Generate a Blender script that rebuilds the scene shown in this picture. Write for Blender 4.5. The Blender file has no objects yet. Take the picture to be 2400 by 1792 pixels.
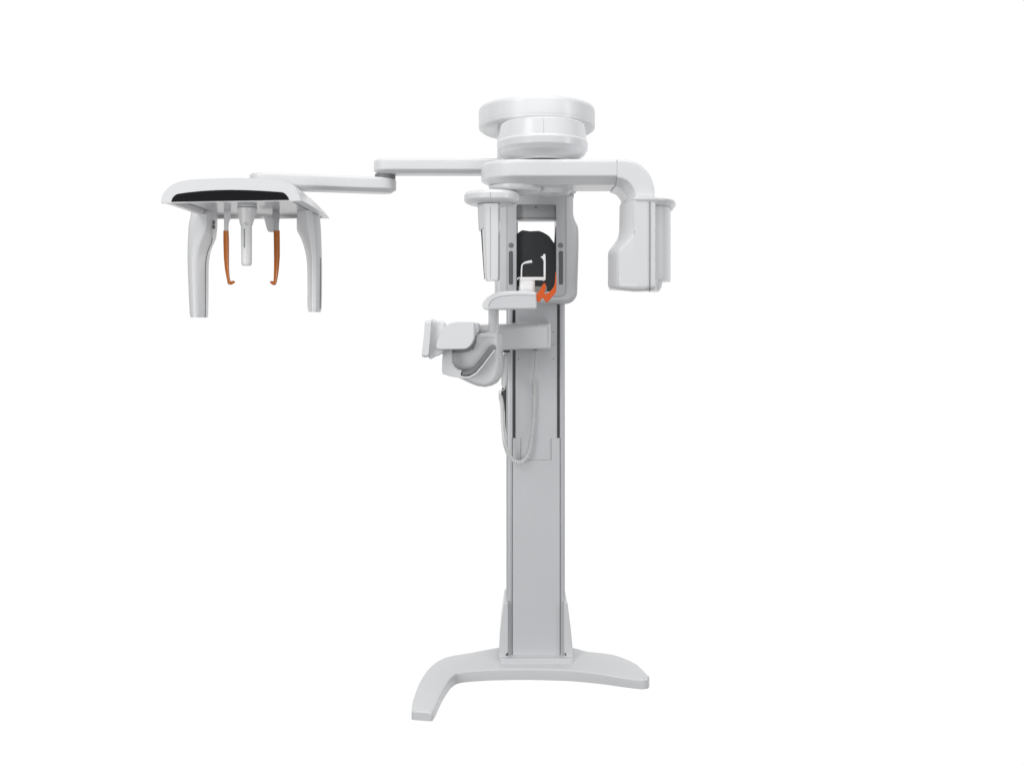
import bpy, bmesh, math
from mathutils import Vector, Matrix
S = bpy.context.scene
COL = S.collection
# ------------------------------------------------------------------ camera
K, HC, CX, HY, D0 = 2116.0, 1.45, 1200.0, 745.0, 3.7
cam = bpy.data.cameras.new('camera'); co = bpy.data.objects.new('camera', cam); COL.objects.link(co)
co.location = (0, -D0, HC); co.rotation_euler = (math.radians(90), 0, 0)
cam.sensor_width = 36; cam.lens = 36*K/2400; cam.shift_y = -(896-HY)/2400
cam.clip_start = 0.05; cam.clip_end = 200
S.camera = co
# ------------------------------------------------------------------ studio surroundings: bright white behind, softer in front
w = bpy.data.worlds.new('World'); S.world = w; w.use_nodes = True
nt = w.node_tree; N = nt.nodes; L = nt.links; N.clear()
def nd(tree, t, **kw):
    n = tree.nodes.new(t)
    for k, v in kw.items(): setattr(n, k, v)
    return n
tc = nd(nt, 'ShaderNodeTexCoord'); sp = nd(nt, 'ShaderNodeSeparateXYZ'); L.new(tc.outputs['Generated'], sp.inputs[0])
zr = nd(nt, 'ShaderNodeValToRGB'); mz = nd(nt, 'ShaderNodeMapRange'); mz.inputs[1].default_value = -1; mz.inputs[2].default_value = 1
L.new(sp.outputs['Z'], mz.inputs[0]); L.new(mz.outputs[0], zr.inputs[0])
zr.color_ramp.elements[0].position = 0.30; zr.color_ramp.elements[0].color = (.13, .132, .14, 1)
zr.color_ramp.elements[1].position = 0.85; zr.color_ramp.elements[1].color = (.85, .855, .86, 1)
e = zr.color_ramp.elements.new(0.5); e.color = (.43, .433, .44, 1)
my = nd(nt, 'ShaderNodeMapRange'); my.interpolation_type = 'SMOOTHSTEP'
my.inputs[1].default_value = .22; my.inputs[2].default_value = .40
L.new(sp.outputs['Y'], my.inputs[0])
mx = nd(nt, 'ShaderNodeMixRGB'); L.new(my.outputs[0], mx.inputs[0]); fl_ = nd(nt, 'ShaderNodeMapRange'); fl_.inputs[1].default_value = -.75; fl_.inputs[2].default_value = .15; fl_.inputs[3].default_value = 1; fl_.inputs[4].default_value = .15
L.new(sp.outputs['Y'], fl_.inputs[0]); mu = nd(nt, 'ShaderNodeMixRGB'); mu.blend_type = 'MULTIPLY'; mu.inputs[0].default_value = 1
L.new(zr.outputs[0], mu.inputs[1]); L.new(fl_.outputs[0], mu.inputs[2]); L.new(mu.outputs[0], mx.inputs[1]); mx.inputs[2].default_value = (1.0, 1.0, 1.0, 1)
bg = nd(nt, 'ShaderNodeBackground'); out = nd(nt, 'ShaderNodeOutputWorld')
L.new(mx.outputs[0], bg.inputs[0]); bg.inputs[1].default_value = 1.02; L.new(bg.outputs[0], out.inputs[0])
# ------------------------------------------------------------------ studio lamps
def area(name, loc, target, sx, sy, power, color=(1, 1, 1)):
    l = bpy.data.lights.new(name, 'AREA'); l.shape = 'RECTANGLE'; l.size = sx; l.size_y = sy; l.energy = power; l.color = color
    o = bpy.data.objects.new(name, l); COL.objects.link(o); o.location = loc
    o.rotation_euler = (Vector(target)-Vector(loc)).to_track_quat('-Z', 'Y').to_euler()
area('softbox_key', (-2.2, -3.2, 3.8), (-.2, -.2, 1.8), 1.3, 1.3, 32, (1, .995, .985))
area('softbox_top', (.1, -1.2, 4.2), (.0, -.1, 1.6), 2.0, 1.2, 34)
area('softbox_front', (-2.5, -3.9, 1.1), (.1, -.1, 1.4), 1.4, 1.8, 50)
area('fill_low', (.55, -3.9, .75), (.15, -.1, 1.6), 1.0, .9, 15)  # added fill light to brighten the shaded carriage
area('softbox_side', (3.2, -2.0, 2.0), (0, -.1, 1.4), .7, 2.2, 27, (.97, .985, 1))
S.view_settings.view_transform = 'Standard'; S.view_settings.look = 'None'
S.view_settings.exposure = 0; S.view_settings.gamma = 1; S.view_settings.use_curve_mapping = False
S.render.engine = 'CYCLES'
# ------------------------------------------------------------------ materials
def mat(name, col, rough=.35, metal=0, coat=0, noise=.015, bump=0, trans=0, spec=.5, streak=False):
    m = bpy.data.materials.new(name); m.use_nodes = True
    t = m.node_tree; b = t.nodes['Principled BSDF']
    b.inputs['Roughness'].default_value = rough; b.inputs['Metallic'].default_value = metal
    b.inputs['Coat Weight'].default_value = coat; b.inputs['Coat Roughness'].default_value = .08
    b.inputs['Specular IOR Level'].default_value = spec
    b.inputs['Transmission Weight'].default_value = trans
    c = nd(t, 'ShaderNodeTexCoord'); mp = nd(t, 'ShaderNodeMapping'); t.links.new(c.outputs['Object'], mp.inputs[0])
    if streak: mp.inputs['Scale'].default_value = (60, 60, 1.2)
    n = nd(t, 'ShaderNodeTexNoise'); n.inputs['Scale'].default_value = 9 if not streak else 6; n.inputs['Detail'].default_value = 6
    t.links.new(mp.outputs[0], n.inputs[0])
    r = nd(t, 'ShaderNodeMixRGB'); r.inputs[1].default_value = (*[max(0, x*(1-noise)) for x in col], 1); r.inputs[2].default_value = (*[min(1, x*(1+noise)) for x in col], 1)
    t.links.new(n.outputs[0], r.inputs[0]); t.links.new(r.outputs[0], b.inputs['Base Color'])
    n3 = nd(t, 'ShaderNodeTexNoise'); n3.inputs['Scale'].default_value = 14; n3.inputs['Detail'].default_value = 4; t.links.new(c.outputs['Object'], n3.inputs[0])
    q = nd(t, 'ShaderNodeMapRange'); q.inputs[3].default_value = rough*.85; q.inputs[4].default_value = rough*1.15
    t.links.new(n3.outputs[0], q.inputs[0]); t.links.new(q.outputs[0], b.inputs['Roughness'])
    if bump:
        n2 = nd(t, 'ShaderNodeTexNoise'); n2.inputs['Scale'].default_value = 900; t.links.new(c.outputs['Object'], n2.inputs[0])
        bp = nd(t, 'ShaderNodeBump'); bp.inputs['Strength'].default_value = bump; bp.inputs['Distance'].default_value = .0004
        t.links.new(n2.outputs[0], bp.inputs['Height']); t.links.new(bp.outputs[0], b.inputs['Normal'])
    return m
WHITE = mat('white_plastic', (.70, .705, .715), .26, coat=.12, bump=.12, spec=.35)
PANEL = mat('painted_panel', (.60, .605, .62), .38, coat=.1, bump=.2)
PALE = mat('bright_plastic', (.78, .78, .78), .28, coat=.08, spec=.4)
BASEM = mat('base_paint', (.66, .67, .68), .30, coat=.15, bump=.2)
GREYP = mat('grey_panel', (.42, .43, .435), .32, coat=.1)
UNDER = mat('satin_grey', (.60, .605, .62), .16, spec=.06)
DARK = mat('dark_plastic', (.022, .023, .025), .35)
BLACK = mat('gloss_black', (.004, .004, .005), .10, coat=.2, spec=.2)
REMNANT = mat('remnant_grey', (.058, .060, .062), .25, spec=.15)
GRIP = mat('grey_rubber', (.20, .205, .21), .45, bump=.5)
BUTTON = mat('button_grey', (.24, .245, .25), .4)
STRIP = mat('light_strip_grey', (.13, .135, .145), .22, coat=.3)
ALU = mat('anodised_aluminium', (.60, .605, .62), .36, metal=.15, streak=True, noise=.05)
ORANGE = mat('amber_plastic', (.56, .145, .005), .26, coat=.2)
ORANGE2 = mat('orange_plastic', (.62, .085, .001), .26, spec=.5)
SEAM = mat('seam_shadow_gap', (.12, .12, .125), .6)
CORD = mat('cord_vinyl', (.80, .81, .80), .4)
# ------------------------------------------------------------------ geometry helpers
def W(px, py, d): return Vector(((px-CX)*d/K, d-D0, HC-(py-HY)*d/K))
def X(px, d): return (px-CX)*d/K
def Z(py, d): return HC-(py-HY)*d/K
ORG = {}
def link(name, bm, m, parent, bevel=0, seg=3, ang=28, label=None, smooth=True):
    bmesh.ops.recalc_face_normals(bm, faces=bm.faces[:])
    vs = [v.co for v in bm.verts]
    c = Vector([(min(v[i] for v in vs)+max(v[i] for v in vs))/2 for i in range(3)])
    bmesh.ops.translate(bm, verts=bm.verts[:], vec=-c)
    me = bpy.data.meshes.new(name); bm.to_mesh(me); bm.free(); me.materials.append(m)
    o = bpy.data.objects.new(name, me); COL.objects.link(o)
    if smooth:
        for p in me.polygons: p.use_smooth = True
        if not bevel:
            me.set_sharp_from_angle(angle=math.radians(50)); wn = o.modifiers.new('normals', 'WEIGHTED_NORMAL'); wn.keep_sharp = True; wn.weight = 70
    ORG[o] = c
    if parent: o.parent = parent; o.location = c-ORG[parent]
    else: o.location = c
    if bevel:
        b = o.modifiers.new('bevel', 'BEVEL'); b.width = bevel; b.segments = seg; b.limit_method = 'ANGLE'; b.angle_limit = math.radians(ang); b.use_clamp_overlap = True
        wn = o.modifiers.new('normals', 'WEIGHTED_NORMAL'); wn.keep_sharp = False; wn.weight = 80
    if label: o['label'] = label
    return o
def add_rings(bm, rings, cap=True):
    R = [[bm.verts.new(p) for p in r] for r in rings]; n = len(R[0])
    for a, b in zip(R, R[1:]):
        for i in range(n):
            try: bm.faces.new((a[i], a[(i+1) % n], b[(i+1) % n], b[i]))
            except ValueError: pass
    if cap: bm.faces.new(R[0]); bm.faces.new(R[-1][::-1])
    return bm
def rings(rs, cap=True): return add_rings(bmesh.new(), rs, cap)
def rounded(pts, r, n=5):
    """polygon in 2D with corners rounded; r number or list"""
    out = []; m = len(pts)
    for i, p in enumerate(pts):
        rr = r[i] if isinstance(r, (list, tuple)) else r
        p = Vector(p); a = Vector(pts[i-1])-p; b = Vector(pts[(i+1) % m])-p
        if rr <= 0: out.append(tuple(p)); continue
        k = min(rr, a.length*.49, b.length*.49)
        A = p+a.normalized()*k; B = p+b.normalized()*k
        for j in range(n+1):
            t = j/n; q = A*(1-t)**2+p*2*t*(1-t)+B*t*t; out.append(tuple(q))
    return out
def spline(pts, n=6, closed=False):
    P = [Vector(p) for p in pts]; m = len(P); out = []
    rng = range(m) if closed else range(m-1)
    for i in rng:
        if closed: p0, p1, p2, p3 = P[i-1], P[i], P[(i+1) % m], P[(i+2) % m]
        else: p0, p1, p2, p3 = P[max(i-1, 0)], P[i], P[i+1], P[min(i+2, m-1)]
        for j in range(n):
            t = j/n
            out.append(.5*((2*p1)+(p2-p0)*t+(2*p0-5*p1+4*p2-p3)*t*t+(3*p1-p0-3*p2+p3)*t**3))
    if not closed: out.append(P[-1].copy())
    return out
def prism(pts, df, db):
    """traced outline given at the distance df, extruded straight back to db"""
    f = [W(p[0], p[1], df) for p in pts]; b = [Vector((v.x, db-D0, v.z)) for v in f]
    return rings([f, b])
def prism_holes(outer, holes, df, db):
    bm = bmesh.new(); loops = []
    for pts in [outer]+holes:
        vs = [bm.verts.new(W(p[0], p[1], df)) for p in pts]
        loops.append(vs)
        for i in range(len(vs)): bm.edges.new((vs[i-1], vs[i]))
    bmesh.ops.triangle_fill(bm, edges=bm.edges[:], use_beauty=True)
    r = bmesh.ops.extrude_face_region(bm, geom=bm.faces[:])
    bmesh.ops.translate(bm, verts=[g for g in r['geom'] if isinstance(g, bmesh.types.BMVert)], vec=(0, db-df, 0))
    return bm
def offpx(pts, k):
    n = len(pts); A = sum(pts[i-1][0]*pts[i][1]-pts[i][0]*pts[i-1][1] for i in range(n)); sg = 1 if A > 0 else -1; out = []
    for i in range(n):
        p = Vector(pts[i][:2]); a = (p-Vector(pts[i-1][:2])).normalized(); b = (Vector(pts[(i+1) % n][:2])-p).normalized(); t = (a+b).normalized()
        out.append((p.x-sg*t.y*k, p.y+sg*t.x*k))
    return out
def frame(outer, hole, df, db, r, steps=6):
    """rounded-over body with a window: r in px of the outline, rd in metres of depth"""
    bm = bmesh.new(); rd = r*df/K; loops = []
    for j in range(steps+1):
        a = math.pi/2*j/steps
        loops.append([bm.verts.new((X(p[0], df), df-D0+rd*(1-math.sin(a)), Z(p[1], df))) for p in offpx(outer, r*(1-math.cos(a)))])
    loops.append([bm.verts.new((v.co.x, db-D0, v.co.z)) for v in loops[0]])
    loops = [loops[-1]]+loops[:-1]
    hf = [bm.verts.new(W(p[0], p[1], df)) for p in hole]; hb_ = [bm.verts.new((v.co.x, db-D0, v.co.z)) for v in hf]
    def strip(A, B):
        for i in range(len(A)): bm.faces.new((A[i-1], A[i], B[i], B[i-1]))
    for A, B in zip(loops, loops[1:]): strip(A, B)
    strip(hf, hb_)
    for A, B in ((loops[-1], hf), (loops[0], hb_)):
        es = [bm.edges.get((V[i-1], V[i])) for V in (A, B) for i in range(len(V))]
        bmesh.ops.triangle_fill(bm, edges=es, use_beauty=True)
    return bm
def box(x0, x1, y0, y1, z0, z1):
    return rings([[Vector((x0, y0, z)), Vector((x1, y0, z)), Vector((x1, y1, z)), Vector((x0, y1, z))] for z in (z0, z1)])
def pbox(px0, px1, py0, py1, df, db):
    return prism([(px0, py0), (px1, py0), (px1, py1), (px0, py1)], df, db)
def circ(cx, cy, r, z, n=96, ry=None): return [Vector((cx+r*math.cos(2*math.pi*i/n), cy+(ry or r)*math.sin(2*math.pi*i/n), z)) for i in range(n)]
def lathe(cx, cy, prof, n=96, ky=1): return rings([circ(cx, cy, r, z, n, r*ky) for r, z in prof])
def fillet(prof, r, n=4):
    """round the inner corners of an (r, z) profile"""
    out = [prof[0]]
    for i in range(1, len(prof)-1):
        p = Vector(prof[i]); a = Vector(prof[i-1])-p; b = Vector(prof[i+1])-p
        k = min(r, a.length*.45, b.length*.45); A = p+a.normalized()*k; B = p+b.normalized()*k
        for j in range(n+1):
            t = j/n; out.append(tuple(A*(1-t)**2+p*2*t*(1-t)+B*t*t))
    return out+[prof[-1]]
def disc_y(cx, cz, r, y0, y1, n=32):
    return rings([[Vector((cx+r*math.cos(2*math.pi*i/n), y, cz+r*math.sin(2*math.pi*i/n))) for i in range(n)] for y in (y0, y1)])
def stadium(x0, y0, x1, y1, r, z, n=20):
    a = math.atan2(y1-y0, x1-x0); out = []
    for i in range(n+1):
        t = a-math.pi/2+math.pi*i/n; out.append(Vector((x1+r*math.cos(t), y1+r*math.sin(t), z)))
    for i in range(n+1):
        t = a+math.pi/2+math.pi*i/n; out.append(Vector((x0+r*math.cos(t), y0+r*math.sin(t), z)))
    return out
def tube(path, r, n=10, ky=1.0):
    P = [Vector(p) for p in path]; rs = r if isinstance(r, list) else [r]*len(P); out = []
    up = None
    for i, p in enumerate(P):
        t = (P[min(i+1, len(P)-1)]-P[max(i-1, 0)]).normalized()
        if up is None: up = t.orthogonal().normalized()
        up = (up-t*up.dot(t)).normalized(); s = t.cross(up)
        out.append([p+up*rs[i]*math.cos(2*math.pi*k/n)+s*rs[i]*ky*math.sin(2*math.pi*k/n) for k in range(n)])
    return rings(out)
def lerp(a, b, t): return a+(b-a)*t
def resample(pts, n):
    P = [Vector(p) for p in pts]; L_ = [0]
    for a, b in zip(P, P[1:]): L_.append(L_[-1]+(b-a).length)
    out = []; j = 0
    for i in range(n):
        s = L_[-1]*i/(n-1)
        while j < len(P)-2 and L_[j+1] < s: j += 1
        t = (s-L_[j])/max(1e-9, L_[j+1]-L_[j]); out.append(P[j].lerp(P[j+1], min(1, max(0, t))))
    return out
def empty(name, loc, label, cat):
    o = bpy.data.objects.new(name, None); COL.objects.link(o); o.location = loc; o.empty_display_size = .1
    o['label'] = label; o['category'] = cat; ORG[o] = Vector(loc); return o

M = empty('dental_xray_machine', (.096, .06, 0), 'tall white dental x-ray machine with long side arm, orange positioning rods and bowed floor base', 'x-ray machine')

# ================================================================== BASE
outer = [(964.5, 1661, .033), (966, 1645, .034), (971, 1626, .036), (985, 1593, .040), (1010, 1559, .045), (1046.5, 1538, .050), (1108, 1527, .056), (1167, 1516, .066), (1215, 1513, .068), (1255, 1512, .068), (1300, 1513, .068), (1343.5, 1516, .066),
         (1374, 1524, .060), (1408, 1528, .054), (1444, 1534, .050), (1486, 1551, .045), (1506, 1567, .042), (1516, 1577, .041), (1521.5, 1583.5, .041)]
inner = [(1016, 1665, .033), (1021, 1656, .034), (1027, 1642, .035), (1036, 1622, .037), (1047, 1602, .040), (1060, 1584, .044), (1080, 1573.5, .046), (1136, 1567.5, .048), (1185, 1566, .048), (1234, 1565.5, .048), (1283, 1566.5, .048), (1332, 1568, .048),
         (1374, 1572, .047), (1416, 1577.5, .045), (1450, 1583.5, .043), (1480, 1588.5, .041), (1498, 1590.5, .041), (1508, 1590.8, .041), (1516.5, 1589.5, .041)]
def bp(p):
    d = (HC-p[2])*K/(p[1]-HY); return Vector((X(p[0], d), d-D0, p[2]))
O = resample(spline([bp(p) for p in outer], 6), 90); I = resample(spline([bp(p) for p in inner], 6), 90)
# matched parameters: re-pair by nearest control ordering
O = [v for v in spline([bp(p) for p in outer], 6)]; I = [v for v in spline([bp(p) for p in inner], 6)]
def base_ring(o, i, sh=1.0):
    dv = (o-i); ln = dv.length; dv.normalize(); r = []
    prof = [(0, 0.004, 0), (-.001, 0, .006), (.002, 1, -.008), (.005, 1, -.0025), (.012, 1, 0)]
    zi, zo = i.z, o.z
    r.append(Vector((i.x, i.y, .002))); r.append(Vector((i.x, i.y, .008)))
    for off, dz in ((0.000, -.008), (.002, -.003), (.007, 0.0)): q = i+dv*off; r.append(Vector((q.x, q.y, zi+dz)))
    for t in (.2, .35, .5, .65, .8):
        q = i.lerp(o, t); r.append(Vector((q.x, q.y, lerp(zi, zo, t)+.004*math.sin(math.pi*t))))
    for off, dz in ((.007, 0), (.002, -.003), (0, -.008)): q = o-dv*off; r.append(Vector((q.x, q.y, zo+dz)))
    r.append(Vector((o.x, o.y, .008))); r.append(Vector((o.x, o.y, .002)))
    return r
def end_ring(o, i, out_, k, dz):
    c = (o+i)/2; o2 = c+(o-c)*k+out_; i2 = c+(i-c)*k+out_
    rr = base_ring(o2, i2)
    for v in rr: v.z = min(v.z, max(o.z, i.z)+.004-dz) if dz else v.z
    return rr
ld = ((O[0]-O[3]).normalized()+(I[0]-I[3]).normalized()).normalized(); ld.z = 0
rd = ((O[-1]-O[-4]).normalized()+(I[-1]-I[-4]).normalized()).normalized(); rd.z = 0
RS = [end_ring(O[0], I[0], ld*.0165, .70, .007), end_ring(O[0], I[0], ld*.0155, .82, .003), end_ring(O[0], I[0], ld*.012, .92, .001), end_ring(O[0], I[0], ld*.006, .98, 0)]
RS += [base_ring(o, i) for o, i in zip(O, I)]
RS += [end_ring(O[-1], I[-1], rd*.002, .85, .001), end_ring(O[-1], I[-1], rd*.0028, .5, .003)]
base = link('floor_base', rings(RS), BASEM, M)
dc = 3.63
# collar plate round the column foot
cp = rounded([(X(1168, 3.66), -.05), (X(1346, 3.66), -.05), (.205, .21), (-.015, .21)], .02)
link('foot_collar', rings([[Vector((p[0], p[1], z)) for p in cp] for z in (.045, .073)]), BASEM, base, bevel=.004)

# ================================================================== COLUMN
d = D0
ztop = 1.62
zb = .07
xl, xr = X(1186.5, d), X(1324.5, d); xi, xj = X(1201, d), X(1312.5, d)
# aluminium extrusion: ribbed sides in plan
def flank(sg, x_in, x_out):
    p = [(x_in-sg*.0006, .012), (x_in-sg*.0006, .0012), (x_in-sg*.0012, .0004), (x_in-sg*.0065, 0), (x_in-sg*.0070, .0012), (x_in-sg*.0078, .0012), (x_in-sg*.0083, 0), (x_in-sg*.0125, .0006)]
    r_ = abs(x_out-x_in)-.0125
    for k in range(1, 8):
        a = math.pi/2*k/7; p.append((x_in-sg*(.0125+r_*math.sin(a)), .0006+.014*(1-math.cos(a))))
    return p+[(x_out, .195), (x_out+sg*.004, .2)]
plan = flank(1, xi, xl)+flank(-1, xj, xr)[::-1]
column = link('column', rings([[Vector((x, y, z)) for x, y in plan] for z in (zb, 1.55)]), ALU, M)
zc = Z(1077, d); zt2 = Z(1026, d)
# lower cover: full-width plate with two raised tabs at its top
xa, xb_ = X(1220, d), X(1292, d)
e_ = .0008
cov = [(xi+e_, zb), (xj-e_, zb), (xj-e_, zt2), (xb_, zt2), (xb_, zc), (xa, zc), (xa, zt2), (xi+e_, zt2)]
link('front_cover', rings([[Vector((x, y, z)) for x, z in cov] for y in (-.006, .010)]), PANEL, column, bevel=.0012)
# sliding panel above with dark slots either side
link('sliding_panel', box(X(1208.3, d), X(1305.2, d), -.001, .0118, zc-.02, 1.53), PANEL, column, bevel=.001)
for x0_, x1_, z0_, z1_ in ((xa-.0002, xa+.0010, zc, zt2), (xb_-.0010, xb_+.0002, zc, zt2), (xa, xb_, zc-.0002, zc+.0012)):
    link('seam_line', box(x0_, x1_, -.0022, -.0011, z0_, z1_), BUTTON, column)  # joint lines that also put the edge shade into dark colour
for x0_, x1_ in ((xi-.0016, xi+.0007), (xj-.0007, xj+.0016)):
    link('groove_shade', box(x0_, x1_, -.0006, .001, zb+.001, zt2), DARK, column)  # dark strips added in the grooves to deepen their shade
for a, b in ((1202.0, 1207.6), (1305.9, 1311.8)):
    link('rail_slot', box(X(a, d), X(b, d), .006, .0119, zt2-.01, 1.53), DARK, column)
for px, py in ((1215.6, 841), (1297, 841), (1296.8, 777), (1214, 1003+60)):
    if py < 1000: link('screw', disc_y(X(px, d), Z(py, d), .0022, -.0022, .0, 16), DARK, column)
link('seam_line', box(X(1291.5, d), X(1300.5, d), -.0016, .0, Z(807.4, d), Z(806.6, d)), SEAM, column)
# side brackets at the foot and their dark clips
for s, pts in ((-1, [(1181, 1414), (1184, 1411), (1190.7, 1411), (1190.7, 1540), (1169, 1540), (1169.4, 1520), (1173, 1474)]), (1, [(1321.5, 1411), (1327.5, 1411), (1330.5, 1414), (1338, 1474), (1342.5, 1520), (1343, 1540), (1321.5, 1540)])):
    link('side_bracket', prism(pts, 3.672, 3.86), BASEM, M, bevel=.0035)
for pts in ([(1190.5, 1528), (1190.5, 1535), (1185, 1535), (1188, 1531)], [(1323.5, 1528), (1323.5, 1535), (1328, 1535), (1325.5, 1532)]):
    link('bracket_clip', prism(pts, 3.668, 3.672), DARK, column)
# dark backdrop remnant between cord and column, added as a plate
remnant = [(1188, 905), (1179, 903), (1176, 912), (1174, 922), (1179, 940), (1183, 965), (1184, 995), (1187, 1030), (1190, 1046)]
link('backdrop_remnant', prism(remnant, 3.73, 3.80), DARK, column)

# ================================================================== NECK, TOP DISC, ROTOR HOUSING
cxd = .0973
neck = link('neck_block', rings([[Vector((p[0], p[1], z)) for p in rounded([(-.058, -.24), (.238, -.24), (.238, .08), (-.058, .08)], .05, 8)] for z in (2.004, 2.19)]), WHITE, M, bevel=.006)
link('lower_neck', box(X(1172, 3.6), X(1345, 3.6), -.10, .04, 1.93, 2.0035), PANEL, neck)
link('reflection_stub', prism(rounded([(1304, 428), (1353, 428), (1353, 448), (1346, 453.5), (1304, 453.5)], [0, 0, 6, 3, 1]), 3.562, 3.60), WHITE, neck, bevel=.003)  # added stub standing in for the carriage's reflection under the arm
prof = fillet([(.002, 2.182), (.214, 2.180), (.2285, 2.190), (.2285, 2.2600), (.222, 2.272), (.205, 2.276), (.002, 2.278)], .007, 5)
top = link('top_disc', lathe(cxd, -.15, prof, 128), WHITE, M)
link('seam_line', lathe(cxd, -.15, [(.2275, 2.2048), (.2288, 2.205), (.2288, 2.2056), (.2275, 2.2058)], 128), PANEL, top)
prof = fillet([(.002, 2.014), (.118, 2.014), (.1205, 2.020), (.154, 2.043), (.1655, 2.0605), (.1668, 2.083), (.1655, 2.0875), (.163, 2.091), (.1527, 2.149), (.150, 2.152), (.002, 2.152)], .003, 4)
cd = Vector((.111, -.40)); 
drum = link('rotor_housing', lathe(cd.x, cd.y, prof, 128), WHITE, M)
link('bearing_ring', lathe(cd.x, cd.y, [(.002, 2.003), (.110, 2.003), (.110, 2.0145), (.002, 2.0145)], 96), DARK, drum)
link('seam_line', tube([Vector((cd.x-.001, cd.y-.1526, 2.148)), Vector((cd.x-.001, cd.y-.1632, 2.0925))], .0006, 6), GREYP, drum)
# ================================================================== ROTATING ARM
def offset_poly(pts, k):
    n = len(pts); out = []
    for i in range(n):
        p = pts[i]; a = (p-pts[i-1]); b = (pts[(i+1) % n]-p)
        a = Vector((a.x, a.y)); b = Vector((b.x, b.y))
        if a.length < 1e-7: a = b
        if b.length < 1e-7: b = a
        t = (a.normalized()+b.normalized()).normalized(); nrm = Vector((-t.y, t.x)); out.append(Vector((p.x+nrm.x*k, p.y+nrm.y*k, p.z)))
    return out
xL, xS = X(1127, 3.27), X(1446, 3.15); yf, yb = -.55, -.285; rr = (yb-yf)/2; ym = (yf+yb)/2
def boom_plan(z, k):
    out = []
    for i in range(33):
        t = math.pi/2+math.pi*i/32; out.append(Vector((xL+rr+(rr-k)*math.cos(t), ym+(rr-k)*math.sin(t), z)))
    out.append(Vector((xS, ym-(rr-k), z))); out.append(Vector((xS, ym+(rr-k), z)))
    return out
lev = [(1.921, .052), (1.9225, .045), (1.943, .0035), (1.947, .0005), (1.951, 0), (1.990, 0), (1.999, .002), (2.004, .006), (2.006, .014)]
arm = link('rotating_arm', rings([boom_plan(z, k) for z, k in lev]), WHITE, M)
# elbow: section swept through a quarter turn, wider at the bottom
EO = [(1446.6, 372), (1470, 372.3), (1497, 381), (1518, 400), (1529, 419), (1535, 442), (1536, 460), (1536, 468)]
EI = [(1446.6, 433), (1454, 434.5), (1462, 439), (1468, 446), (1472.5, 454), (1474.5, 462), (1475, 468)]
EO = resample([Vector((a, b, 0)) for a, b in [tuple(v[:2]) for v in spline([(p[0], p[1], 0) for p in EO], 5)]], 30)
EI = resample([Vector((a, b, 0)) for a, b in [tuple(v[:2]) for v in spline([(p[0], p[1], 0) for p in EI], 5)]], 30)
RS = []
for o, i in zip(EO, EI):
    A = W(o.x, o.y, 3.15); B = W(i.x, i.y, 3.15); n_ = (B-A); ln = n_.length; n_.normalize(); y = lambda p, yy: Vector((p.x, yy, p.z))
    ch = .026
    RS.append([y(A+n_*.014, yf+.0), y(A+n_*.006, yf+.001), y(A+n_*.002, yf+.006), y(A, yf+.014), y(A, yb-.01), y(A+n_*.01, yb), y(B-n_*ch, yb), y(B-n_*.001, yb-.045), y(B, yb-.052), y(B, yf+.052), y(B-n_*.0015, yf+.046), y(B-n_*(ch-.003), yf+.004), y(B-n_*ch, yf+.0005), y(B-n_*(ch+.005), yf)])
link('elbow', rings(RS), WHITE, arm)
link('seam_line', box(xS-.0004, xS+.0009, yf+.0004, yb-.002, 1.952, 2.0), SEAM, arm)
link('bearing_cover', lathe(cd.x+.03, -.36, [(.002, 1.905), (.07, 1.905), (.08, 1.923), (.002, 1.923)], 64), WHITE, arm)

# ================================================================== TUBE HEAD (right)
def hring(pts, py, dz=3.13):
    """horizontal section: points (px, distance), all at the height where py is seen at dz"""
    z = Z(py, dz); return [Vector((X(p[0], p[1]), p[1]-D0, z)) for p in pts]
def tube_sec(py, xl, xf, drop=0, inset=0.0):
    # xl left silhouette, xf left edge of the front face
    pts = [(xl+2, 3.40), (xl, 3.33), (xl, 3.24), (xl+(xf-xl)*.18, 3.205), (xf-(xf-xl)*.25, 3.147), (xf-(xf-xl)*.06, 3.132), (xf+2, 3.13), (1487, 3.13), (1510, 3.131), (1528, 3.133), (1534.5, 3.136), (1536.5, 3.141),
           (1538.5, 3.158), (1541, 3.166), (1549, 3.170), (1560, 3.185), (1568, 3.215), (1572, 3.26), (1571, 3.34), (1566, 3.40)]
    return hring(pts, py)
levels = [(466, 1455, 1488), (475, 1452, 1486.5), (500, 1451.5, 1486.5), (525, 1451.3, 1486.5), (541, 1450.5, 1486), (552, 1447.5, 1483), (563, 1441, 1476), (574, 1432.5, 1465), (583, 1426.5, 1456), (590, 1425, 1453), (600, 1424.7, 1451.8), (630, 1424.7, 1451.6), (654, 1424.7, 1451.6)]
RT = [tube_sec(*l) for l in levels]
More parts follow.
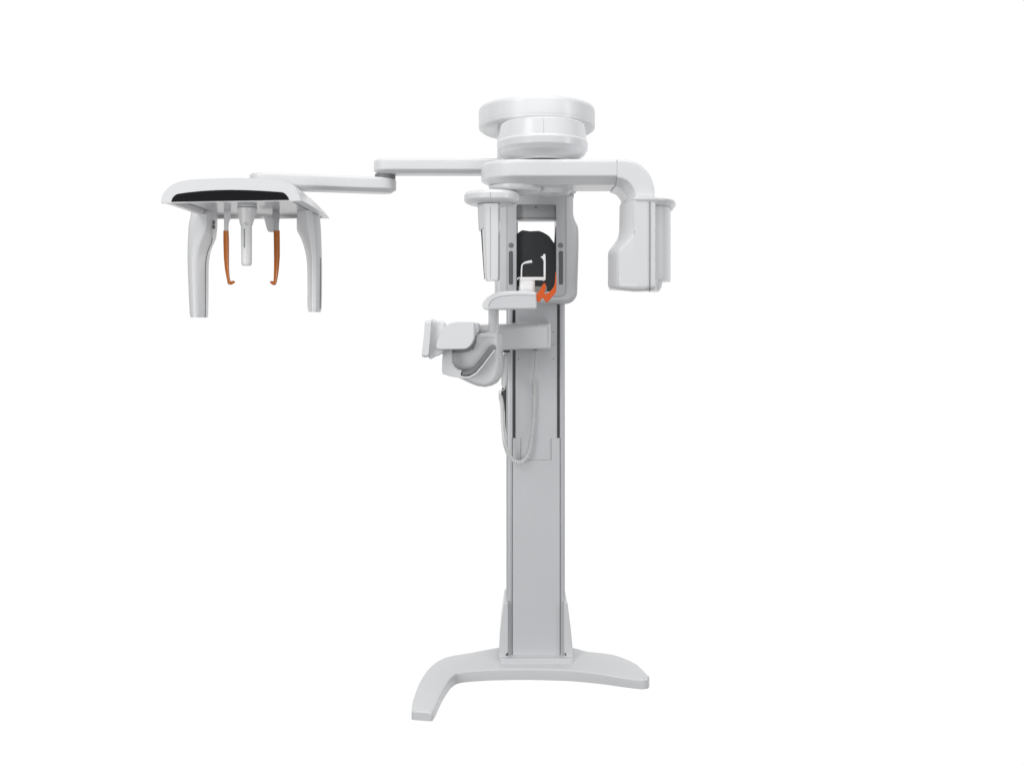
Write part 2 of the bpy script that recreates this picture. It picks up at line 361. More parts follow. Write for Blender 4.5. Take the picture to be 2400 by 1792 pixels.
# lower shell: rounded curved chin under the head
def chin(py, k, xr):
    pts = [(1426.7+k*.3, 3.40), (1424.7+k, 3.33), (1424.7+k, 3.24), (1429.6+k, 3.205), (1444.9+k*.5, 3.147), (1450+k*.5, 3.132), (1453.6, 3.13), (1487, 3.13), (1510, 3.131), (1528, 3.133), (1534.5, 3.136), (1536.5, 3.141),
           (min(1538.5, xr-3), 3.158), (min(1541, xr-2), 3.166), (min(1545, xr-1), 3.170), (xr, 3.185), (xr, 3.215), (xr, 3.26), (xr, 3.34), (xr-2, 3.40)]
    return hring(pts, py)
RS = []
for f, (k, xr_) in zip((0, .5, .8, .93, 1), ((0, 1552), (0, 1551), (1.5, 1549), (4, 1547), (9, 1543))):
    r = chin(655.5, k, xr_)
    for v in r:
        px = CX+v.x*K/(v.y+D0)
        drop = 17+9*math.sin(max(0, min(1, (px-1424)/125))*math.pi)**.8*.9+ (px-1424)/125*5
        v.z -= drop*f*3.13/K
        if f > .7: v.y += {.8: .003, .93: .012, 1: .035}[f]*(1 if v.y < -.49 else 0)
    if f == 0:
        r = chin(655.5, k, xr_)
    RS.append(r)
tube_head = link('tube_head', rings(RT+RS), WHITE, M)
link('seam_line', box(X(1522.6, 3.13), X(1523.5, 3.13), 3.1285-D0, 3.14-D0, Z(684, 3.13), Z(472, 3.13)), SEAM, tube_head)
# top rim flange
fl = [(1462, 3.38), (1459, 3.33), (1459, 3.24), (1464, 3.195), (1478, 3.15), (1488, 3.128), (1510, 3.126), (1530, 3.128), (1545, 3.134), (1565, 3.155), (1578, 3.19), (1583, 3.24), (1583, 3.33), (1572, 3.39), (1540, 3.41), (1500, 3.41)]
rim = lambda k, py: [Vector((lerp(X(1512, 3.2), X(p[0], p[1]), k), lerp(-.45, p[1]-D0, k), Z(py, 3.13))) for p in [tuple(v)[:2] for v in spline([(a, b, 0) for a, b in fl], 4, True)]]
link('top_flange', rings([rim(.90, 478), rim(.955, 472.5), rim(.99, 469), rim(1, 466), rim(.997, 463.5), rim(.98, 462.5)]), WHITE, tube_head)

# ================================================================== SENSOR HEAD (left of the window)
fx, fy = X(1152.5, 3.22), 3.24-D0
s = 3.24/K
prof = fillet([(.002, Z(482, 3.24)), (.078, Z(481, 3.24)), (.0925, Z(477, 3.24)), (.0985, Z(472.5, 3.24)), (.1000, Z(470, 3.24)), (.1000, Z(459, 3.24)), (.093, Z(452, 3.24)), (.002, Z(448, 3.24))], .003, 4)
sens = link('sensor_head', lathe(fx, fy, prof, 96), WHITE, M)
link('lower_boss', rings([stadium(xL+rr-.012, ym, xL+rr-.002, ym, r_, z) for z, r_ in ((1.9260, rr-.040), (1.918, rr-.0405), (1.910, rr-.043), (1.905, rr-.049), (1.903, rr-.060))]), WHITE, arm)
def sens_ring(py, xl, xf0, xf1, xr, dd=3.165):
    pts = [(xl+1, 3.30), (xl, 3.25), (xl+.5, 3.20), (xf0-3, 3.172), (xf0, 3.166), (xf0+3, 3.165), (xf1-3, 3.165), (xf1, 3.166), (xf1+1.5, 3.175), (xr, 3.20), (xr, 3.25), (xr-1, 3.30)]
    return hring(pts, py, 3.165)
RS = [sens_ring(476, 1119.5, 1137, 1167, 1172.5), sens_ring(500, 1120, 1137.5, 1167, 1172.5), sens_ring(533, 1121.5, 1138, 1167, 1172.2), sens_ring(534.2, 1123.4, 1138, 1167, 1172.2)]
RS += [sens_ring(534.5, 1129.5, 1138, 1167, 1172), sens_ring(560, 1130.8, 1138.7, 1167, 1172), sens_ring(600, 1132.8, 1140, 1167, 1172), sens_ring(648, 1135.6, 1141.5, 1166.5, 1171.7), sens_ring(653, 1136.6, 1142, 1166, 1171), sens_ring(656, 1139, 1143.5, 1165, 1169.5)]
link('detector_body', rings(RS), WHITE, sens)
link('seam_line', box(X(1149.4, 3.165), X(1150.0, 3.165), 3.1645-D0, 3.18-D0, Z(653, 3.165), Z(484, 3.165)), SEAM, sens)
link('seam_line', box(X(1149.4, 3.14), X(1150.0, 3.14), fy-.1004, fy-.098, Z(471, 3.24), Z(459, 3.24)), SEAM, sens)
link('rear_shroud', rings([hring([(x0, 3.225), (x1, 3.225), (x1, 3.30), (x0, 3.30)], py, 3.225) for py, x0, x1 in ((540, 1127.2, 1150), (652, 1134.6, 1150))]), DARK, sens)

# ================================================================== CARRIAGE with window
out_pts = rounded([(1160, 451.5), (1344.5, 451.5), (1344.5, 508), (1357, 530), (1357.5, 575), (1354, 695), (1338, 712), (1172, 712), (1159, 702)], [16, 16, 16, 16, 40, 16, 18, 16, 16], 7)
hole = rounded([(1210.4, 479), (1303.7, 479), (1303.7, 684), (1210.4, 684)], 5, 4)
car = link('carriage', frame(out_pts, hole, 3.57, 3.74, 14), WHITE, M)
fp = rounded([(1188.5, 454), (1326, 454), (1326, 694.5), (1188.5, 694.5)], [2, 3, 16, 16], 6)
link('seam_line', prism_holes(offpx(fp, -.8), [hole], 3.5682, 3.5698), SEAM, car)
link('front_bezel', prism_holes(fp, [hole], 3.566, 3.5705), PANEL, car)
up_ = link('camera_panel', prism(rounded([(1209, 478), (1305, 478), (1305, 516), (1209, 516)], 2), 3.60, 3.66), GREYP, car)
link('trim_strip', pbox(1209, 1305, 510.2, 511.2, 3.5985, 3.6), SEAM, up_)
link('camera_lens', disc_y(X(1256, 3.6), Z(486, 3.6), .0028, 3.5975-D0, 3.6-D0, 20), BLACK, up_)
win_rem = [(1207, 549), (1212, 548), (1218, 543), (1224, 539.5), (1233, 540.5), (1242, 542), (1263, 541), (1272.7, 544.5), (1281, 549), (1288, 554.5), (1294, 563), (1299, 570), (1300, 560), (1302, 530), (1306, 530), (1306, 683), (1207, 683)]
link('window_remnant', prism(win_rem, 3.60, 3.63), REMNANT, car)  # dark backdrop remnant left in the window, added as a panel
link('lower_trim', pbox(1212, 1282, 671, 684, 3.592, 3.60), mat('beige_trim', (.33, .32, .30), .5), car)
link('window_side_rail', pbox(1210.8, 1213.4, 520, 683, 3.59, 3.60), DARK, car)
for px in (1198, 1313.9):
    b = link('round_button', disc_y(X(px, 3.566), Z(575, 3.566), 6.3*3.566/K, 3.5645-D0, 3.568-D0, 40), BUTTON, car, bevel=.0006)
    link('button_ring', disc_y(X(px, 3.5645), Z(575, 3.5645), 3.4*3.566/K, 3.5635-D0, 3.5645-D0, 32), GRIP if px < 1250 else BUTTON, b)
for px in (1197.4, 1314.6):
    link('light_strip', prism(rounded([(px-4.9, 588), (px+4.9, 588), (px+4.9, 667), (px-4.9, 667)], 4.8, 8), 3.5648, 3.568), STRIP, car)

# ================================================================== SUPPORT ARM to the handles
def arm_ring(px, d, yt, yb_, back):
    ztp = Z(yt, d); zbt = Z(yb_, d); x = X(px, d); y = d-D0
    pts = [(y+.012, zbt), (y+.003, zbt+.003), (y, zbt+.012), (y, ztp-.020), (y+.0015, ztp-.017), (y+.022, ztp)]
    return [Vector((x, a, b)) for a, b in pts]+[Vector((x, back, ztp+.004)), Vector((x, back, zbt))]
RS = [arm_ring(px, dd, a, b, .003) for px, dd, a, b in ((1112, 3.36, 763, 822), (1150, 3.375, 762, 822), (1178, 3.39, 761, 821), (1230, 3.43, 758, 819), (1280, 3.465, 754.5, 818), (1286, 3.475, 754.3, 817.5), (1289.5, 3.49, 755.5, 816.5), (1291, 3.51, 758, 814))]
sup = link('support_arm', rings(RS), WHITE, M)

# ================================================================== PATIENT HANDLE UNIT
body = [(1043, 822), (1108, 815), (1113, 800), (1116, 782), (1127, 780.8), (1138, 780.2), (1143.5, 778), (1154.3, 776.8), (1164, 778.5), (1168, 781), (1168.5, 850), (1168, 868), (1165, 884), (1159, 896), (1150, 903), (1138, 907), (1119.5, 905), (1105, 899.5), (1089, 892), (1072.6, 884), (1056, 878), (1044, 870), (1043, 850)]
hz = []
def body_ring(k, d_, grow=0):
    c = Vector((1118, 845)); return [(c.x+(p[0]-c.x)*k+grow*(max(0, (p[0]-1130))/38.0), c.y+(p[1]-c.y)*k) for p in body]
def bw(pts, d_): return [W(a, b, d_) for a, b in pts]
hb = link('handle_body', rings([bw(body_ring(.84, 3.253), 3.253), bw(body_ring(.90, 3.2545), 3.2545), bw(body_ring(.95, 3.258), 3.258), bw(body_ring(.98, 3.264), 3.264), bw(body_ring(1.0, 3.276), 3.276), bw(body_ring(1.0, 3.29, 5), 3.30), bw(body_ring(.995, 3.33, 10), 3.35), bw(body_ring(.97, 3.4, 13), 3.40)]), WHITE, M)
link('seam_line', pbox(1120, 1158, 790.4, 791.2, 3.2526, 3.258), GREYP, hb)
# white handle frame: vertical grip bar curving into the lower rail
hf = [(1038.3, 815), (1037.5, 830), (1036, 845), (1035.6, 870), (1037.5, 876), (1056, 882), (1083.5, 886.6), (1100, 886), (1116, 878.4), (1132.6, 858.8), (1161, 820.6), (1158.2, 818.5), (1131, 854), (1114.5, 873), (1100, 881.2), (1088, 882), (1080, 880), (1080, 874), (1083, 868.6), (1072.6, 865.3), (1065, 859.5), (1059.5, 849), (1059, 838), (1059, 815)]
link('handle_frame', prism(hf, 3.195, 3.25), WHITE, M, bevel=.0035, seg=4, ang=40)
gr = [(1080.5, 879), (1081.5, 873), (1084, 868.4), (1094.4, 868.6), (1108.6, 861), (1127, 838), (1143.5, 816.3), (1148, 811), (1153, 808.3), (1159, 810), (1163, 815), (1162.5, 819), (1157.6, 819), (1145, 835), (1132.6, 851), (1116, 869.7), (1108, 875.5), (1100, 878.4), (1089, 880)]
link('hand_grip', prism(gr, 3.205, 3.245), GRIP, hb, bevel=.005, seg=4, ang=45)
# panel-shaped arm rest in front
ar = [(1021, 813), (1022.5, 803), (1026, 791), (1033.4, 776), (1045.4, 762.5), (1054, 757.3), (1063, 754.6), (1080, 753.7), (1107, 753.6), (1111.5, 755), (1112.6, 759), (1112.6, 785), (1110.5, 798), (1105, 808), (1098, 815), (1088, 818.6), (1060, 819.3), (1028, 819.5), (1022.5, 817)]
arx = [tuple(v)[:2] for v in spline([(a, b, 0) for a, b in ar], 3, True)]
def arr(k, d_, sx=0):
    c = (1070, 788); return bw([(c[0]+(a-c[0])*k+sx, c[1]+(b-c[1])*k) for a, b in arx], d_)
rest = link('arm_rest', rings([arr(.93, 3.118), arr(.955, 3.120), arr(.985, 3.127), arr(1, 3.138), arr(1.0, 3.16), arr(.99, 3.185, 1), arr(.97, 3.22, 3)]), WHITE, M)
link('dark_rail', prism([(1030, 815), (1098, 812), (1108, 803), (1114, 786), (1116.5, 790), (1115.5, 803), (1108, 816), (1099, 823), (1086, 826.5), (1030, 826.5)], 3.215, 3.252), GRIP, rest)  # dark grey rail in the groove under the arm rest
# left end module
md = [(997.4, 752), (1003, 751), (1009, 751.6), (1011.5, 756), (1009, 790), (1005.5, 828), (1003.5, 836), (998, 837.5), (991.5, 836.8), (988.5, 833), (989, 822), (993.5, 785), (995.5, 757)]
md = [tuple(v)[:2] for v in spline([(a, b, 0) for a, b in md], 3, True)]
def mdr(k, d_, sx=0):
    c = (999.5, 794); return bw([(c[0]+(a-c[0])*k+sx, c[1]+(b-c[1])*k) for a, b in md], d_)
mod = link('end_module', rings([mdr(.86, 3.108), mdr(.95, 3.111), mdr(1, 3.120), mdr(1, 3.15), mdr(.97, 3.158)]), WHITE, M)
nk = [(1007, 752.5), (1018, 751.3), (1030, 752), (1037, 754.5), (1042, 762), (1043, 800), (1038, 826), (1030, 832), (1018, 836), (1004, 837)]
link('module_neck', prism([tuple(v)[:2] for v in spline([(a, b, 0) for a, b in nk], 3, True)], 3.142, 3.24), WHITE, mod, bevel=.006, ang=40)
link('hinge_block', prism([(1102, 756), (1116, 756.5), (1122, 757), (1122, 778), (1116, 783), (1108, 812), (1085, 822), (1085, 790)], 3.245, 3.38), WHITE, rest, bevel=.006)

# ================================================================== CHIN SUPPORT
post = rounded([(X(1144.5, 3.28), -.42), (X(1168, 3.28), -.42), (X(1168, 3.28)+.001, -.36), (X(1144.5, 3.28), -.36)], .010, 5)
cpost = link('chin_post', rings([[Vector((p[0], p[1], z)) for p in post] for z in (Z(785, 3.28), Z(722, 3.28))]), WHITE, M)
link('post_rib', tube([Vector((X(1160.5, 3.27), -.421, Z(781, 3.28))), Vector((X(1160.5, 3.27), -.421, Z(725, 3.28)))], .003, 12), WHITE, cpost)
tr = [(1129.3, 717), (1131.6, 707), (1141.4, 696.5), (1157.7, 687), (1170, 684), (1182.8, 682.3), (1217.6, 681.3), (1240, 682), (1253, 684), (1257, 686), (1257.6, 700), (1257.6, 721), (1255.5, 724.3), (1250, 725), (1209, 725.3), (1165, 726), (1143.6, 726.5), (1134, 724.5)]
def ring2(pts, c, k, d_): return bw([(c[0]+(a-c[0])*k, c[1]+(b-c[1])*k) for a, b in pts], d_)
tray = link('chin_rest_arm', prism(tr, 3.20, 3.36), WHITE, M, bevel=.008, seg=4, ang=50)
tf = [(1144.7, 718.5), (1151, 707), (1161, 699.5), (1172, 696), (1181.7, 694), (1203.5, 692.3), (1255, 692.8), (1255.5, 721.5), (1209, 722.5), (1150, 722.5), (1145.5, 721.5)]
link('arm_fascia', prism(tf, 3.1975, 3.205), PANEL, tray, bevel=.001)
sl = spline([(1144.2, 719, 0), (1150.5, 706.4, 0), (1160.7, 698.9, 0), (1171.8, 695.3, 0), (1181.7, 693.3, 0), (1203.5, 691.5, 0), (1256, 692, 0)], 5)
link('seam_line', tube([W(v.x, v.y, 3.1995) for v in sl], .0007, 6), SEAM, tray)
pil = link('chin_pillar', rings([[Vector((p[0], p[1], z)) for p in rounded([(X(a, 3.24), -.46), (X(1254, 3.24), -.46), (X(1254, 3.24), -.40), (X(a, 3.24), -.40)], .014, 6)] for z, a in ((Z(684, 3.24), 1216.8), (Z(650, 3.24), 1218.8))]), PALE, M, bevel=.0015)
link('cross_bar', prism([(1218, 649.3), (1279, 649), (1279, 655), (1276, 657), (1254, 656.2), (1218, 656.2)], 3.238, 3.252), PALE, pil, bevel=.0012)
link('small_hook', tube([W(1220, 650.5, 3.236), W(1216, 650.5, 3.236), W(1213.8, 652.5, 3.236), W(1213.3, 655, 3.236)], [.0018, .0018, .0022, .0028], 10), PALE, pil)
bw_ = [W(1222, 650, 3.248), W(1222.3, 636, 3.248), W(1222.8, 626, 3.248), W(1224.2, 620.5, 3.248), W(1228, 617, 3.248), W(1236, 614.6, 3.248), W(1247, 612.8, 3.248)]
rod = link('chin_rod', tube(spline(bw_, 5), [.0026]*18+[.0026+.0024*min(1, i/9) for i in range(13)], 14), PALE, M)
rr_ = [(1276, 594.6), (1278, 595.5), (1278.4, 600), (1279, 612), (1279, 640), (1278.8, 655), (1277, 657), (1274.4, 655.5), (1274.2, 640), (1274.2, 611), (1272.5, 608), (1270.5, 604.6), (1267.6, 603.2), (1267.6, 600.8), (1270, 600.5), (1273, 600), (1273.3, 596)]
link('bite_rod', prism(rr_, 3.232, 3.242), PALE, M, bevel=.0012)
link('rod_knob', tube([W(1274.3, 657, 3.23), W(1273.8, 658.3, 3.23)], .0022, 10), PALE, pil)
og = [(1276, 663.5), (1278.4, 665), (1279.6, 669), (1279.4, 674), (1277.5, 682), (1275.8, 689.2), (1279, 688.6), (1284, 686.4), (1290.8, 681.4), (1297.6, 672.7), (1300.5, 665), (1301.6, 652), (1302, 640), (1303, 637), (1304, 639), (1304.4, 663), (1303.8, 680), (1303, 686), (1296.6, 693), (1287, 704.7), (1284.5, 708), (1281.5, 708.6), (1278, 706.4), (1274.6, 700), (1272, 698.2), (1269.5, 700), (1267.3, 704), (1265, 707.5), (1262, 708), (1259.3, 705.8), (1257.3, 702.6), (1256.8, 696), (1257, 689.5), (1259.8, 685), (1264, 682.4), (1268.5, 674), (1272.4, 666)]
link('temple_support', prism(og, 3.208, 3.226), ORANGE2, M, bevel=.0022, seg=3, ang=25, label='bright orange zigzag temple support beside the chin rest arm')

# ================================================================== CEPHALOSTAT ARMS
s_a = .05
def link_arm(name, x0, y0, x1, y1, z0, z1, r):
    lv = [(z0, r-.022), (z0+.0015, r-.018), (z0+.011, r-.0025), (z0+.014, r-.0004), (z0+.018, r), (z1-.012, r), (z1-.005, r-.0015), (z1-.001, r-.006), (z1, r-.012)]
    return link(name, rings([stadium(x0, y0, x1, y1, k, z, 24) for z, k in lv]), WHITE, M)
la = link_arm('lower_side_arm', -.935, -.300, -.502, -.190, 1.934, 1.9915, .052)
ua = link_arm('upper_side_arm', -.483, -.205, .02, -.205, 2.0035, 2.0605, .052)
link('hinge_washer', lathe(-.492, -.198, [(.002, 1.990), (.040, 1.990), (.040, 2.005), (.002, 2.005)], 48), GRIP, ua)
link('hinge_washer', lathe(-.935, -.300, [(.002, 1.925), (.040, 1.925), (.040, 1.9355), (.002, 1.9355)], 48), GRIP, la)

# ================================================================== CEPHALOSTAT HEAD
front = [(377.3, 476), (377.3, 471), (380, 460), (386, 449), (394, 440), (405, 432), (421, 426), (440, 422.3), (485.6, 419.6), (553, 418), (607.6, 419.6), (648, 422.5), (668, 426), (682, 432.5), (692, 441), (699, 452.5), (703.5, 463), (705.3, 470.8)]
F = [W(a, b, 3.2) for a, b in front]; F = resample(F, 64)
xw0, xw1 = F[0].x, F[-1].x; zbt = 1.8605
def ceph_sec(y, t):
    # t 0 front .. 1 back : dome flattens, corners become squarer
    out = []
    for q in F:
        u = (q.x-(xw0+xw1)/2)/((xw1-xw0)/2); h = max(0, q.z-F[0].z)
        zz = max(zbt, zbt+(h)*(1-.62*t**1.7))
        kx = 1-.10*max(0, t-.75)**1.5/.125*.5
        out.append(Vector(((xw0+xw1)/2+u*(xw1-xw0)/2*kx, y, zz)))
    return out
RS = []
for j in range(13):
    t = j/12; y_ = -.486+.522*t; o_ = ceph_sec(y_, y_/.55+.486/.55)
    q0, q1 = o_[0], o_[-1]; m_ = .022; zc_ = zbt+.017
    RS.append(o_+[Vector((q1.x-m_, y_, zbt)), Vector((q1.x-m_-.004, y_, zc_)), Vector((q0.x+m_+.004, y_, zc_)), Vector((q0.x+m_, y_, zbt))])
bm = rings(RS)
add_rings(bm, [ceph_sec(y_, y_/.55+.486/.55) for y_ in (.0361, .048, .058, .062)])
shell = link('head_shell', bm, WHITE, M)
bm = bmesh.new()
f0 = [Vector((p.x, -.502, p.z)) for p in F]; c0 = Vector(((xw0+xw1)/2, 0, zbt+.02))
def fas(k, y, inz=0): return [Vector((c0.x+(p.x-c0.x)*k, y, max(zbt-.001 if inz == 0 else p.z, c0.z+(p.z-c0.z)*(1-(1-k)*2.2)))) for p in F]
link('front_fascia', rings([fas(.992, -.503, 1), fas(.998, -.5015, 1), fas(1, -.498, 1), fas(1, -.484, 1)]), WHITE, shell)
vis = [(401.3, 473), (402.5, 468), (405.5, 462), (411, 457), (417, 454.3), (440, 451), (472, 447.8), (505, 445.8), (540, 445), (575, 445.6), (607.6, 447), (640, 449), (661, 450.6), (667, 453), (672, 458), (675.5, 463.5), (677.3, 468.6)]
link('dark_visor', prism(vis, 3.1945, 3.199), BLACK, shell)
# underside panel, glossy, with a lip around it
link('underside_panel', box(xw0+.029, xw1-.029, -.484, .033, zbt+.013, zbt+.0165), UNDER, shell, bevel=.001)
for x0, y0, x1, y1 in ((xw0+.045, -.40, xw0+.048, -.14), (xw1-.052, -.40, xw1-.048, -.16)):
    link('panel_slit', box(x0, x1, y0, y1, zbt+.0118, zbt+.013), DARK, shell)
for i, (x0) in enumerate((xw0+.015, xw1-.022)):
    pass
arc = [Vector((-.99+.30*math.sin(a), -.45+.30*(1-math.cos(a))*.5, zbt+.0122)) for a in [(-.45+.9*i/12) for i in range(13)]]
link('track_line', tube(arc, .0011, 6), PALE, shell)
# --- left detector post
def post_ring(py, pts, dz=3.58):
    return hring(pts, py, dz)
LP = [ # py, xl, xf(front facet right edge), xs (seam), xr
 (492, 448, 484.5, 500, 508), (503, 447, 484.5, 500, 510), (515, 444, 484.5, 499, 510), (531, 441.5, 484, 498, 509.5), (545, 440.8, 480, 497.7, 508), (556, 440.2, 475.5, 497.5, 506.5), (568, 439.8, 470.5, 496, 501.5), (577, 439.5, 468, 491.5, 497.5), (588, 439.2, 465.5, 487, 494), (604, 439.2, 464, 483, 491), (620, 439.5, 463.2, 481.6, 489.8), (637, 440, 463, 481.2, 489.4), (690, 442, 463.5, 481.2, 489), (735, 444.4, 464, 481.2, 488.4), (744, 446, 464, 480.8, 488)]
LP = [tuple(v) for v in LP]
def lring(t):
    py, xl_, xf, xs, xr_ = t
    return post_ring(py, [(xl_+3, 3.70), (xl_, 3.66), (xl_, 3.595), (xl_+2, 3.583), (xl_+6, 3.58), (lerp(xl_, xf, .55), 3.578), (xf-1, 3.58), (xf+.6, 3.581), (xs-1, 3.602), (xs, 3.604), (xs+.8, 3.609), (xr_-1, 3.64), (xr_, 3.66), (xr_-2, 3.70)])
lpost = link('detector_post', rings([lring(t) for t in LP]), WHITE, shell)
bm = bmesh.new()
seamp = [W(t[3]+.4, t[0], 3.6035) for t in LP[5:]]
for v, t in zip(seamp, LP[5:]): v.z = Z(t[0], 3.58)
link('side_gap', tube(seamp, .0011, 8), DARK, shell)
for y0, y1 in ((517, 525.5), (527.5, 536.5)):
    bm = rings([[W(498.5, y, 3.602), W(504.3, y, 3.618), W(504.3, y, 3.63), W(498.5, y, 3.63)] for y in (y0, y1)])
    bmesh.ops.translate(bm, verts=bm.verts[:], vec=(.0006, -.0008, 0))
    link('sensor_window', bm, DARK, shell)
# --- right collimator post
RP = [(490, 697, 718, 733, 747), (498, 696, 718, 733, 749), (510, 695.4, 719, 734.5, 750.5), (531, 695.4, 721, 736, 752.3), (540, 697.5, 722.3, 737, 752.8), (552, 704, 724.5, 738.3, 753.3), (566, 709.5, 726.5, 739.7, 753.8), (581.5, 714, 728.6, 740.8, 754.2), (597, 717.3, 730, 741.3, 754.6), (612.5, 719.2, 730.8, 741.5, 755), (637, 720.3, 731.2, 741.5, 755.2), (680, 720.5, 731.3, 741.3, 755), (719, 720.3, 731, 741, 754.3), (731, 723, 731, 740, 752)]
def rring(t):
    py, a, b, c, e2 = t
    return post_ring(py, [(a+3, 3.68), (a, 3.64), (a+.3, 3.60), (a+(b-a)*.5, 3.575), (b-1, 3.561), (b+.6, 3.56), (c-.8, 3.56), (c+.5, 3.561), (c+(e2-c)*.5, 3.58), (e2-1.2, 3.598), (e2, 3.61), (e2, 3.65), (e2-2, 3.68)], 3.56)
rpost = link('collimator_post', rings([rring(t) for t in RP]), WHITE, shell)
link('side_slot', tube([W(751.2, py, 3.588) for py in (604, 620, 650, 690, 724)], [.0009, .0017, .0021, .0021, .0012], 8), GRIP, shell)
# --- ear rods
def ear(bracket, rodp, tip, dd, lab):
    RSb = [hring([(a, dd-.006), (b, dd-.006), (b, dd+.02), (a, dd+.02)], py, dd) for py, a, b in bracket]
    h = link('ear_rod_holder', rings(RSb), BUTTON if False else PANEL, shell, bevel=.0018)
    rings_ = [hring([(a, dd+.010), (a, dd+.002), (a+(b-a)*.3, dd-.005), (b-(b-a)*.3, dd-.005), (b, dd+.002), (b, dd+.010), (b-(b-a)*.3, dd+.016), (a+(b-a)*.3, dd+.016)], py, dd) for py, a, b in rodp]
    link('ear_rod', rings(rings_), ORANGE, shell, label=lab)
    P = [W(a, b, dd+.004) for a, b, r in tip]; link('ear_plug', tube(spline(P, 4), [lerp(tip[i//4][2], tip[min(i//4+1, len(tip)-1)][2], (i % 4)/4) for i in range(4*(len(tip)-1)+1)], 14), ORANGE, shell)
ear([(491, 526, 540), (503, 524.6, 541.7), (510, 524.8, 541.2), (520, 525, 536.8), (526, 525, 536), (541, 524.8, 535.6)],
    [(540.5, 523.3, 536), (565, 523.3, 537), (604, 524.5, 537), (630, 527, 537), (648, 530.3, 538.5), (660, 532.8, 540.5), (665, 534.3, 541)],
    [(535.5, 657, .004), (537, 662, .0075), (541, 663, .0075), (545.5, 661.5, .0065), (549, 660.8, .0045), (551, 660.5, .001)], 3.57, 'amber ear rod on the detector side, plug turned right')
ear([(491, 640, 654), (499, 638, 656), (507, 638.8, 656), (518, 642, 654.5), (526, 643, 654), (541, 643, 653.8)],
    [(540, 641, 655.6), (565, 641.5, 656), (600, 642, 656), (628, 642, 654), (645, 641.5, 652), (656, 641, 650), (665, 641, 648)],
    [(646, 659, .005), (644, 663, .0075), (641.5, 664, .0075), (637.5, 662, .0065), (634.5, 661, .0045), (632.5, 660.5, .001)], 3.57, 'amber ear rod on the collimator side, plug turned left')
# --- nasion support
dn = 3.40
def oval(px, hw, py, kd=1.0):
    z = Z(py, dn); return [Vector((X(px, dn)+hw*dn/K*math.copysign(abs(math.cos(t))**.8, math.cos(t)), dn-D0+hw*dn/K*kd*math.copysign(abs(math.sin(t))**.8, math.sin(t)), z)) for t in [2*math.pi*i/40 for i in range(40)]]
nas = link('nasion_support', rings([oval(579.5, 22, 488), oval(579.5, 22.6, 490.5), oval(579.3, 21, 494), oval(578.5, 18, 508), oval(577.5, 14.8, 522), oval(577.3, 13.6, 528)]), PALE, shell)
link('nasion_rod', rings([oval(577.5, 12.4, 524, .9), oval(577.7, 12.3, 560, .9), oval(578, 12, 612, .9), oval(578, 11.5, 619, .9), oval(578, 9, 623, .9)]), PALE, shell)
link('scale_slit', box(X(575.3, dn), X(576.7, dn), dn-D0-.0212, dn-D0-.012, Z(581, dn), Z(537, dn)), BUTTON, shell)
bm = bmesh.new()
for px, py, a, b in ((572.6, 523.6, .5, 1.2), (575.2, 521.8, .8, .5), (578.6, 522, .5, .8), (578.8, 526, .8, .5), (575.4, 525.8, .5, .5)):
    x0, x1, z0, z1 = X(px-a, 3.376), X(px+a, 3.376), Z(py+b, 3.376), Z(py-b, 3.376)
    add_rings(bm, [[Vector((x0, -.3255, z)), Vector((x1, -.3255, z)), Vector((x1, -.318, z)), Vector((x0, -.318, z))] for z in (z0, z1)])
link('printed_mark', bm, GRIP, shell)
link('ring_gap', rings([oval(579.5, 21.6, 486.8), oval(579.5, 21.6, 488.2)]), DARK, shell)
link('swivel_cap', rings([oval(579.5, 20.5, 474), oval(579.5, 21.5, 486.6)]), WHITE, shell)
# --- small folding support behind the right ear rod
fs = link('carpus_bracket', prism(rounded([(618, 509), (646, 509), (645, 530), (642, 543), (628, 543), (625, 536)], 2), 3.60, 3.63), PANEL, shell, bevel=.003)
link('bracket_plate', pbox(607.5, 640, 505.5, 508.6, 3.59, 3.63), PANEL, shell, bevel=.0015)

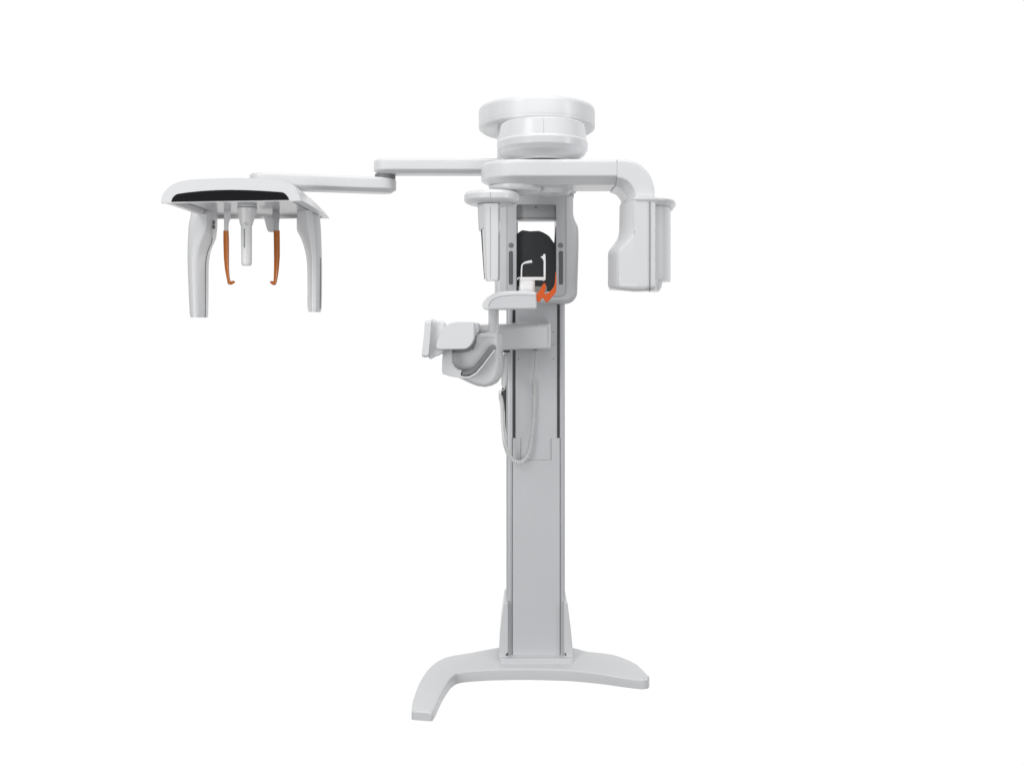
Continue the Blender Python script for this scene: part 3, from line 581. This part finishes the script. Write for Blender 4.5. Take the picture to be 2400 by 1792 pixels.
# ================================================================== HANDSET ON ITS COILED CORD (a thing of its own)
H = empty('exposure_handset', tuple(W(1181, 868, 3.6)), 'slim white hand switch on a coiled cord hung beside the column', 'hand switch')
def hs(py, a, b, dd=3.585): return hring([(a, dd+.012), (a+.6, dd+.004), (a+(b-a)*.3, dd), (b-(b-a)*.3, dd), (b-.6, dd+.004), (b, dd+.012), (b-(b-a)*.3, dd+.024), (a+(b-a)*.3, dd+.024)], py, dd)
body_ = link('handset_body', rings([hs(827, 1182, 1186.6), hs(830, 1180.6, 1188.3), hs(838, 1179.2, 1190), hs(855, 1178, 1190), hs(875, 1176.2, 1189.2), hs(893, 1174.6, 1188), hs(900, 1174.8, 1187.2), hs(906, 1176.2, 1185.4), hs(909, 1178, 1183.5)]), CORD, H)
link('holder_clip', pbox(1179.5, 1195, 818, 826, 3.58, 3.64), DARK, sup)
thin = [W(a, b, 3.59) for a, b in ((1181.5, 907), (1183.5, 909.5), (1181, 913), (1176, 915), (1171.5, 916), (1169.6, 918.5), (1170.3, 922))]
link('cord_tail', tube(spline(thin, 6), .0021, 10), CORD, H)
cp_ = [(1170.3, 920, 3.59), (1174.5, 936, 3.6), (1177, 952, 3.605), (1178, 975, 3.61), (1179, 1000, 3.615), (1181.5, 1030, 3.62), (1186, 1050, 3.63), (1192, 1065, 3.64), (1201, 1077, 3.65), (1213, 1083, 3.655), (1225, 1080.5, 3.66), (1234, 1072, 3.665), (1240, 1058, 3.67), (1244.5, 1040, 3.675), (1248, 1013, 3.68), (1250.5, 985, 3.682), (1252, 955, 3.684), (1252.6, 925, 3.684), (1252, 900, 3.684), (1249.5, 888, 3.684)]
P = resample(spline([W(*p) for p in cp_], 8), 88*13)
hel = []; up = Vector((0, 1, 0)); n = len(P); turns = 88
for i, p in enumerate(P):
    t = (P[min(i+1, n-1)]-P[max(i-1, 0)]).normalized(); u = (up-t*up.dot(t)).normalized(); v = t.cross(u)
    a = 2*math.pi*turns*i/n; r = .0066*min(1, i/30, (n-1-i)/30)
    hel.append(p+(u*math.cos(a)+v*math.sin(a))*r)
link('coiled_cord', tube(hel, .0027, 7), CORD, H)
tail = [W(a, b, 3.684) for a, b in ((1249.5, 888), (1248.6, 884), (1251, 879), (1254, 872), (1255.4, 862), (1254.6, 850), (1255.2, 835), (1255.2, 816))]
link('cord_lead', tube(spline(tail, 6), .0016, 8), CORD, H)
link('cord_socket', pbox(1251.5, 1259, 815, 820, 3.66, 3.70), DARK, sup)
print('parts', len(bpy.data.objects))
